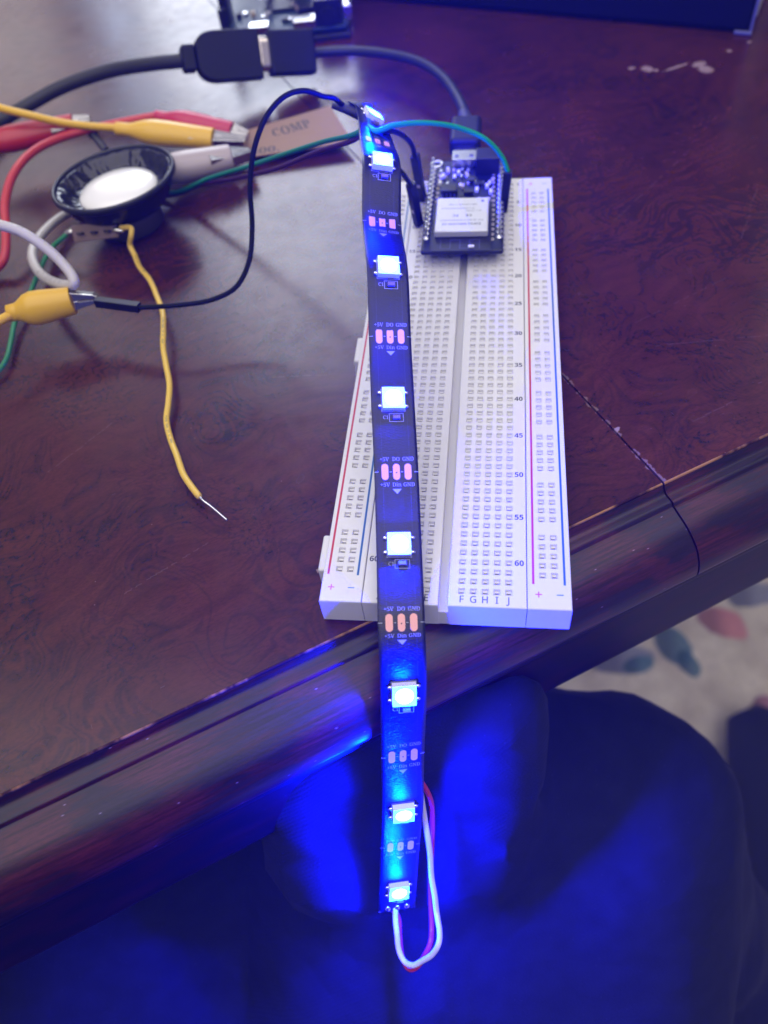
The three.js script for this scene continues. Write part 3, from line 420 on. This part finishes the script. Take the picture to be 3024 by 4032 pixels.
{
  const y = thing('hookup_wire', 'thin yellow wire from the speaker with a bare tip near the table edge', 'wire', [-88, 0, -10], );
  const P = [[-114.6, 10.4, -57], [-110.5, 11, -55.6], [-110.6, 9.5, -54], [-112.1, 6, -53.5], [-110.4, 4, -50.7], [-107.3, 3.4, -45.2], [-101.2, 4.2, -37.1], [-95.7, 5, -27.3], [-91.5, 5.5, -18.9], [-89.1, 5.5, -10.7], [-87.7, 5, -4.6], [-85, 4.5, 2.8], [-82, 4, 10.7], [-81, 3, 17], [-80.1, 2.5, 23], [-77.1, 2.5, 29.9], [-73.5, 3, 36.3], [-70.1, 3, 42.6], [-67.3, 3, 46.2], [-64.3, 3, 49.6]];
  part(y, 'insulation', capped(P, 0.88, 260, 14), printed([0.76, 0.52, 0.06], '#3c3a26', 'AWM 1K 28 AWG NOHS', 1, 3));
  part(y, 'bare_tip', tube([[-64.8, 3, 49], [-62.8, 3, 51], [-60.7, 2.5, 52.3], [-55.8, 1.6, 55.9]], 0.34, 30), std([0.8, 0.8, 0.82], 0.22, { metalness: 1 }));
  const g = thing('hookup_wire', 'thin green wire curving from the speaker along the left side', 'wire', [-141, 0, -30]);
  part(g, 'insulation', capped([[-133.2, 9.4, -57.6], [-135.7, 8, -56.1], [-140.7, 5, -54.6], [-142, 4, -48.7], [-142.1, 3, -40.1], [-141.4, 2.5, -27.7], [-141.6, 2.5, -19.4], [-139.8, 2, -10.4], [-138.2, 2, -2.8], [-138.5, 2, 2.1], [-142, 1.5, 7], [-150, 1.2, 12]], 0.8, 140), std([0.03, 0.23, 0.08], 0.4));
  const w = thing('cable', 'white cable bent in a tight loop beside the yellow clip', 'cable', [-130, 0, -50]);
  part(w, 'cable_jacket', capped([[-160, 30, -36], [-141.5, 30, -31.8], [-137.5, 30, -30], [-132.1, 29, -28.7], [-127, 27, -26.9], [-122.2, 24, -24.8], [-118.3, 21, -22.3], [-115.6, 19, -19.6], [-114.9, 17.8, -17.9], [-118.4, 16, -19.4], [-127.3, 13, -25.6], [-136.4, 10, -35], [-143.4, 8, -46], [-145.8, 7, -55], [-145.6, 6, -64.2], [-144.3, 5, -71.5], [-141.8, 4, -77.8], [-138, 2.6, -88], [-132, 2, -96]], 1.55, 240, 14), printed([0.55, 0.52, 0.49], '#8d8a86', 'AWM STYLE 2725 80C 30V VW-1', 1, 3));
}

// ---------------------------------------------------------------- test leads with alligator clips
function clip(parent, a, b, tip, colour, rs = 1, roll = 0) {         // boot from a (wire side) to b (mouth), jaws on to tip
  const L = V(...a).distanceTo(V(...b)), k = L / 38;
  part(parent, 'boot', along(lathe([[1.3, 0], [2.5 * rs, 0.2], [2.6 * rs, 5 * k], [2.9 * rs, 6.5 * k], [4.4 * rs, 11 * k], [5 * rs, 15 * k], [4.9 * rs, 21 * k], [4.4 * rs, 30 * k], [4 * rs, 37.4 * k], [3.7 * rs, 38 * k], [3.3 * rs, 37.4 * k], [2.8 * rs, 26 * k], [0, 25 * k]], 32).scale(1, 1, 0.82), a, b, roll), std(colour, 0.36, { clearcoat: 0.2, clearcoatRoughness: 0.3 }));
  const J = V(...b).distanceTo(V(...tip));
  for (const s of [1, -1]) {
    const sh = new THREE.Shape(); sh.moveTo(-9, 0.5); sh.lineTo(-9, 2.6 * rs); sh.lineTo(0, 2.5 * rs); sh.lineTo(J - 1, 1.3); sh.lineTo(J, 0.7); const nT = 6; for (let i = 0; i < nT; i++) { sh.lineTo(J - 0.4 - i * J / 8, 0.5); sh.lineTo(J - 0.4 - (i + 0.5) * J / 8, 0.05); }
    const g = new THREE.ExtrudeGeometry(sh, { depth: 3.2 * rs, bevelEnabled: true, bevelSize: 0.12, bevelThickness: 0.15, bevelSegments: 2 }).translate(0, 0, -1.6 * rs).rotateZ(Math.PI / 2).rotateY(s > 0 ? 0 : Math.PI);
    part(parent, 'jaw', along(g, b, tip, roll), metal);
  }
}
const YEL = [0.78, 0.46, 0.015], RED = [0.5, 0.02, 0.04];
{
  const leads = 'test leads with alligator clips';
  let t = thing('test_lead', 'yellow test lead whose upper clip bites the tan card behind the speaker', 'test lead', [-115, 4, -115]);
  part(t, 'wire', capped([[-200, 24, -126], [-184.5, 24, -120.3], [-174.6, 24, -114.3], [-163.7, 22, -112.3], [-153.2, 18, -113.8], [-142.2, 15, -115.7], [-131, 14, -115.6]], 1.4, 100, 12), std(YEL, 0.38));
  clip(t, [-133.3, 14, -115.6], [-95.8, 9.4, -114.2], [-84, 7.2, -115], YEL, 1, 0.3);
  t = thing('test_lead', 'red test lead curving up from the left with its clip beside the yellow one', 'test lead', [-120, 4, -124]);
  part(t, 'wire', capped([[-166, 2, -36], [-158.9, 3, -45.6], [-156, 5, -48.4], [-157.2, 9, -58.4], [-159.8, 13, -68.8], [-160.5, 16, -82.7], [-158.3, 16, -97.9], [-150.6, 14, -112.1], [-135.4, 13, -121.1], [-119, 13, -126.3]], 1.5, 140, 12), std([0.55, 0.05, 0.05], 0.38));
  clip(t, [-121.1, 13, -126.3], [-90, 9, -120.2], [-84, 7.4, -119], [0.52, 0.02, 0.07], 0.85, 0.3);
  t = thing('test_lead', 'pale grey clip of a white test lead half hidden behind the speaker', 'test lead', [-105, 4, -95]);
  part(t, 'wire', capped([[-136, 3, -97], [-126, 6, -92], [-116, 8.6, -91.5]], 1.4, 40, 12), std([0.6, 0.57, 0.58], 0.4));
  clip(t, [-118, 9, -91], [-87, 8.2, -103.4], [-81, 6.6, -107.5], [0.44, 0.37, 0.37], 1.2, 0.2);
  t = thing('test_lead', 'red clip at the far left edge biting a dark pin', 'test lead', [-165, 6, -113]);
  clip(t, [-190, 13, -107], [-151, 14, -119.6], [-145.6, 13.6, -122.6], [0.45, 0.015, 0.02], 1.05, 0.4);
  part(t, 'wire', capped([[-215, 12, -102], [-188, 13, -107.5]], 1.4, 20, 12), std(RED, 0.38));
  const pin = thing('cable_end', 'short dark plug end held by the red clip above the speaker', 'plug', [-144, 9, -117]);
  part(pin, 'plug_sleeve', rod([-148.1, 14, -121.2], [-138, 8, -111], 1.5, 1.5), std([0.05, 0.05, 0.055], 0.4)); part(pin, 'plug_collar', rod([-147, 13.4, -120.2], [-143.5, 11.2, -116.6], 1.9, 1.9), rubber);
  t = thing('test_lead', 'yellow clip in the lower left biting the black jumper connector', 'test lead', [-124, 4, -13]);
  part(t, 'wire', capped([[-150, 15, 6], [-137.6, 14.4, -2.6], [-135.8, 14, -5.6], [-133.4, 13.5, -9.4]], 1.4, 40, 12), std(YEL, 0.38));
  clip(t, [-134.8, 13.6, -9.4], [-116.2, 13.5, -15.4], [-109.2, 13.1, -17.2], YEL, 1.02, 1.2);
}
// the tan card
{
  const c = thing('printed_card', 'tan card with dark letters gripped by the clips behind the black wire', 'card', [-70, 3, -124]);
  const tex = canvasTex(1024, 512, (x, W, H) => { x.fillStyle = '#8f6c4e'; x.fillRect(0, 0, W, H); for (let i = 0; i < 500; i++) { x.fillStyle = `rgba(${rnd() < 0.5 ? '90,55,30' : '220,180,140'},0.07)`; x.fillRect(rnd() * W, rnd() * H, 30 + rnd() * 160, 1 + rnd() * 3); } x.fillStyle = '#2c2622'; x.font = 'bold 150px serif'; x.fillText('COMP', 250, 190); x.fillText('300.', 40, 480); });
  const a = V(-87.2, 5.2, -127.5), b = V(-56.1, 6.2, -142), cc = V(-44.4, 4.2, -118.2), d = V(-84.1, 4.2, -109.6), g = new THREE.BufferGeometry(), pos = [], uv = [], idx = [];
  for (const dy of [0, -0.5]) for (const [p, u, v] of [[a, 0, 1], [b, 1, 1], [cc, 1, 0], [d, 0, 0]]) { pos.push(p.x, p.y + dy, p.z); uv.push(u, v); }
  idx.push(0, 2, 1, 0, 3, 2, 4, 5, 6, 4, 6, 7, 0, 1, 5, 0, 5, 4, 1, 2, 6, 1, 6, 5, 2, 3, 7, 2, 7, 6, 3, 0, 4, 3, 4, 7);
  g.setAttribute('position', new THREE.Float32BufferAttribute(pos, 3)); g.setAttribute('uv', new THREE.Float32BufferAttribute(uv, 2)); g.setIndex(idx); const h = g.toNonIndexed(); h.computeVertexNormals();
  part(c, 'card_sheet', h, std([1, 1, 1], 0.55, { map: tex }));
}

// ---------------------------------------------------------------- far things: circuit board in a clear case, black box
{
  const b = thing('circuit_board', 'circuit board under a clear cover at the far end behind the plugs', 'circuit board', [-90, 0, -235]);
  const ang = -0.14, rot = (g) => g.translate(90, 0, 235).rotateY(-ang).translate(-90, 0, -235);
  const P = (n, g, m, par = b) => part(par, n, [].concat(g).map(rot), m), silver = std([0.8, 0.8, 0.82], 0.22, { metalness: 1 }), blk = std([0.012, 0.012, 0.015], 0.4), green = std([0.02, 0.045, 0.08], 0.4);
  P('pcb', rbox(56, 1.6, 85, 0.4, -90, 4.6, -254), green);
  P('base_plate', rbox(59, 2.4, 88, 0.4, -90, 1.4, -254), std([0.02, 0.02, 0.024], 0.3));
  P('usb_port', rbox(9, 3.2, 6, 0.4, -101, 7, -214.6), silver); P('video_port', rbox(10, 3.6, 7, 0.4, -80.5, 7.2, -215), silver);
  P('audio_jack', [rbox(12, 11, 13, 0.5, -69.5, 10.6, -219), xf(new THREE.CylinderGeometry(3.4, 3.4, 3, 20), -69.5, 10, -212, Math.PI / 2)], blk);
  P('side_socket', rbox(4, 6, 9, 0.4, -61, 8, -222), silver);
  P('chip', rbox(14, 1.4, 14, 0.2, -92, 6.2, -240), blk); P('chip', rbox(7, 4, 5, 0.2, -80, 7.4, -227), blk); P('coil', rbox(5, 3, 5, 0.5, -74, 6.6, -230), std([0.3, 0.16, 0.08], 0.5));
  for (let i = 0; i < 16; i++) P('component', rbox(1.4 + rnd() * 1.6, 1 + rnd() * 2, 1.2 + rnd() * 2, 0.15, -112 + rnd() * 40, 6, -221 - rnd() * 16), [silver, blk, std([0.55, 0.42, 0.3], 0.4)][i % 3]);
  P('header_pins', [...Array(16)].flatMap((_, i) => [box(0.6, 6, 0.6, -64, 8, -230 - i * 2.54), box(0.6, 6, 0.6, -61.5, 8, -230 - i * 2.54)]), silver);
  P('ribbon_cable', [box(11, 0.4, 60, -84, 17, -262), box(4, 0.5, 46, -99, 12, -256)], std([0.75, 0.75, 0.72], 0.4));
  P('clear_cover', [rbox(58, 2, 70, 0.3, -90, 20, -264)], new THREE.MeshPhysicalMaterial({ color: 0xffffff, roughness: 0.06, transmission: 1, thickness: 0.002, ior: 1.49 }));
  for (const x of [-115.5, -64.5]) P('standoff', cyl(1.8, 1.8, 16, x, 12, -232, 14), silver);
  P('screw_post', [cyl(2.2, 2.2, 12, -117, 8, -221, 16), cyl(3, 3, 2, -117, 3.4, -219, 16)], blk);
  P('antenna', rbox(4, 30, 3, 0.6, -117, 16, -228), blk);
  const k = thing('storage_case', 'large black box with a pale corner trim at the top right', 'box', [30, 0, -245]);
  const R2 = (g) => g.translate(-111, 0, 199).rotateY(-0.32).translate(111, 0, -199);
  const cs = [rbox(186, 70, 120, 2.5, 18, 35.6, -259)].map(R2);
  part(k, 'box_body', cs, std([0.003, 0.0035, 0.006], 0.6, { specularIntensity: 0.3 }));
  part(k, 'corner_trim', [rbox(1.2, 70, 1.2, 0.4, 111.2, 35.6, -199)].concat(rbox(7, 1.4, 1.4, 0.4, 108.4, 0.9, -198.6)).map(R2), std([0.14, 0.14, 0.15], 0.4));
  part(k, 'side_panel', [rbox(0.8, 62, 108, 0.3, 111.5, 36, -258)].map(R2), std([0.42, 0.42, 0.38], 0.5));
}

// ---------------------------------------------------------------- floor
{
  const blobs = []; for (let i = 0; i < 16; i++) blobs.push([rnd(), 0.55 + 0.72 * rnd(), 0.025 + rnd() * 0.03, rnd() * 3.14, Math.floor(rnd() * 3)]);
  blobs.push([0.609, 0.447, 0.032, 2.7, 0], [0.548, 0.41, 0.03, 2.3, 1], [0.563, 0.386, 0.02, 1.9, 1], [0.483, 0.388, 0.034, 0.2, 2], [0.5, 0.38, 0.02, 0.4, 1], [0.64, 0.318, 0.028, 1.2, 3], [0.653, 0.49, 0.03, 0.3, 2], [0.585, 0.47, 0.014, 0.5, 2]);
  const cols = [[0.5, 0.2, 0.19], [0.08, 0.16, 0.18], [0.2, 0.21, 0.26], [0.3, 0.13, 0.15]];
  const map = dataTex(768, 768, (x, y) => {
    const u = x / 768, v = y / 768, n = fbm(u * 14, v * 14, 4), f = noise.noise(x * 0.9, y * 0.9); let c = [0.8 + 0.2 * n, 0.71 + 0.2 * n, 0.56 + 0.18 * n];
    for (const [a, b, r, t, k] of blobs) { let dx = Math.abs(u - a), dy = v - b; dx = u - a; if (dx > 0.5) dx--; if (dx < -0.5) dx++; if (dy > 0.5) dy--; if (dy < -0.5) dy++; const e = Math.hypot(dx * Math.cos(t) + dy * Math.sin(t), 1.6 * (dy * Math.cos(t) - dx * Math.sin(t))) / r + 0.35 * n; if (e < 1.15) { const w = sstep(1.15, 0.9, e) * 0.9; c = c.map((q, i) => mix(q, cols[k][i] * (0.75 + 0.8 * sstep(-0.4, 0.4, dx / r)), w)); } }
    return c.map((q) => q * (1 + 0.18 * f));
  }, true);
  map.repeat.set(2.6, 2.6);
  const g = new THREE.PlaneGeometry(2.4, 2.4).rotateX(-Math.PI / 2); const m = new THREE.Mesh(g, std([1, 1, 1], 0.95, { map }));
  m.name = 'carpet'; m.position.set(0, -0.72, -0.2); m.userData = { kind: 'structure', label: 'cream rug with muted pink and teal flower shapes' }; m.receiveShadow = true; scene.add(m);
}

// ---------------------------------------------------------------- the seated person (only the lap shows)
{
const caps = [[[50, -158, 78], 48, [30, -420, 440], 86], [[52, -164, 76], 46, [180, -470, 100], 46], [[180, -470, 100], 46, [260, -690, 60], 38], [[-16, -139, 84], 52, [-30, -420, 440], 86], [[-18, -150, 82], 50, [-50, -620, 60], 44], [[-124, -170, 78], 64, [-150, -400, 440], 96], [[-120, -176, 74], 58, [-130, -620, 60], 44], [[60, -420, 440], 84, [-85, -420, 440], 84], [[-12, -400, 450], 100, [-12, -60, 480], 120]];  // the middle thigh is added under the strip to catch its light
  const lo = V(-230, -700, -110), size = 780, cells = 92, mc = new MarchingCubes(cells, std([1, 1, 1], 1), false, false, 900000);
  mc.isolation = 0;
  const seg = (p, a, ra, b, rb) => { const A = V(...a), ab = V(...b).sub(A), t = Math.max(0, Math.min(1, p.clone().sub(A).dot(ab) / ab.lengthSq())); return p.distanceTo(A.addScaledVector(ab, t)) - mix(ra, rb, t); };
  // added fold of lap cloth close behind the strip, shaped to catch its blue light
  const sn = V(0.27, 0.35, 0.897).normalize(), sw = V(0.96, -0.16, -0.23).addScaledVector(V(0.27, 0.35, 0.897).normalize(), -V(0.96, -0.16, -0.23).dot(V(0.27, 0.35, 0.897).normalize())).normalize(), st = sn.clone().cross(sw), sc = V(-10.5, -54, 117).addScaledVector(sn, -15.6).addScaledVector(sw, 6).addScaledVector(st, 0);
  const slab = (q) => { const d = q.clone().sub(sc), u = d.dot(sw), v = d.dot(st), x = Math.max(0, Math.abs(u + 2) - 28), y = Math.max(0, Math.abs(v + 2) - 24), bend = (u > 0 ? 0.005 : 0.0025) * u * u + 0.0012 * v * v + 1.4 * noise.noise(u / 26, v / 60) * sstep(8, 20, Math.abs(u)); return Math.hypot(x * 0.8, y * 0.8, Math.max(0, Math.abs(d.dot(sn) + bend) - 1)) - 10; };
  const p = V();
  for (let z = 0; z < cells; z++) for (let y = 0; y < cells; y++) for (let x = 0; x < cells; x++) {
    p.set(lo.x + size * x / cells, lo.y + size * y / cells * 1.2, lo.z + size * z / cells);
    let s = 0; for (const [a, ra, b, rb] of caps) s += Math.exp(-seg(p, a, ra, b, rb) / 8);
    let d = -8 * Math.log(s + 1e-30); { const b = slab(p), h = Math.max(22 - Math.abs(d - b), 0) / 22; d = Math.min(d, b) - h * h * 22 / 4; }
    d += 3.2 * noise.noise3d(p.x / 60, p.y / 60, p.z / 90) + 1.2 * noise.noise3d(p.x / 24, p.y / 30, p.z / 30) + 1.2 * Math.sin(p.z / 17 + p.x / 30 + 2 * noise.noise(p.x / 60, p.z / 60)) * sstep(120, 20, p.z);
    mc.field[x + y * cells + z * cells * cells] = -Math.max(-60, Math.min(60, d));
  }
  mc.update();
  const n = mc.count, pos = new Float32Array(mc.positionArray.slice(0, n * 3)), nor = new Float32Array(mc.normalArray.slice(0, n * 3)), uv = new Float32Array(n * 2);
  for (let i = 0; i < n; i++) { pos[i * 3] = lo.x + size * (pos[i * 3] + 1) / 2; pos[i * 3 + 1] = lo.y + size * 1.2 * (pos[i * 3 + 1] + 1) / 2; pos[i * 3 + 2] = lo.z + size * (pos[i * 3 + 2] + 1) / 2; uv[i * 2] = pos[i * 3] / 128; uv[i * 2 + 1] = (pos[i * 3 + 2] - pos[i * 3 + 1]) / 128; }
  let g = new THREE.BufferGeometry(); g.setAttribute('position', new THREE.BufferAttribute(pos, 3)); g.setAttribute('uv', new THREE.BufferAttribute(uv, 2)); g = mergeVertices(g, 0.02); g.computeVertexNormals();
  const weave = dataTex(512, 512, (x, y) => { const v = 0.5 + 0.14 * Math.sin((x + y) * Math.PI / 4) + 0.25 * noise.noise(x / 3, y / 3) + 0.15 * noise.noise(x / 1.2, y / 1.2); return [v, v, v]; }, false);
  const cloth = dataTex(512, 512, (x, y) => { const v = 1 + 0.25 * fbm(x / 60, y / 60, 4) + 0.2 * noise.noise(x / 2, y / 2); const l = rnd() < 0.0004 ? 0.06 : 0; return [0.008 * v + l, 0.009 * v + l, 0.03 * v + l]; }, true);
  const person = thing('person', 'person in dark navy trousers seated at the table with one knee against its edge', 'person', [50, -500, 200]);
  part(person, 'trousers', g, std([1, 1, 1], 0.95, { map: cloth, bumpMap: weave, bumpScale: 0.00015, sheen: 0.05, specularIntensity: 0.4, sheenColor: new THREE.Color(0.3, 0.32, 0.4), sheenRoughness: 0.6 }));
  const torso = lathe([[0, -190], [120, -185], [158, -120], [165, -20], [175, 120], [185, 260], [165, 330], [80, 370], [58, 400], [0, 402]], 32).scale(1, 1, 0.68).translate(-14, -70, 470);
  part(person, 'unseen_sweater', torso, std([0.016, 0.017, 0.024], 0.95));  // torso out of view, placed to shade the lap and the lower moulding
  part(person, 'shoe', [along(lathe([[0, 0], [34, 4], [38, 40], [34, 110], [40, 190], [34, 240], [0, 262]], 24).scale(1, 1, 0.8), [290, -672, 40], [300, -690, -200])], std([0.01, 0.01, 0.012], 0.6));
}

renderer.render(scene, camera);
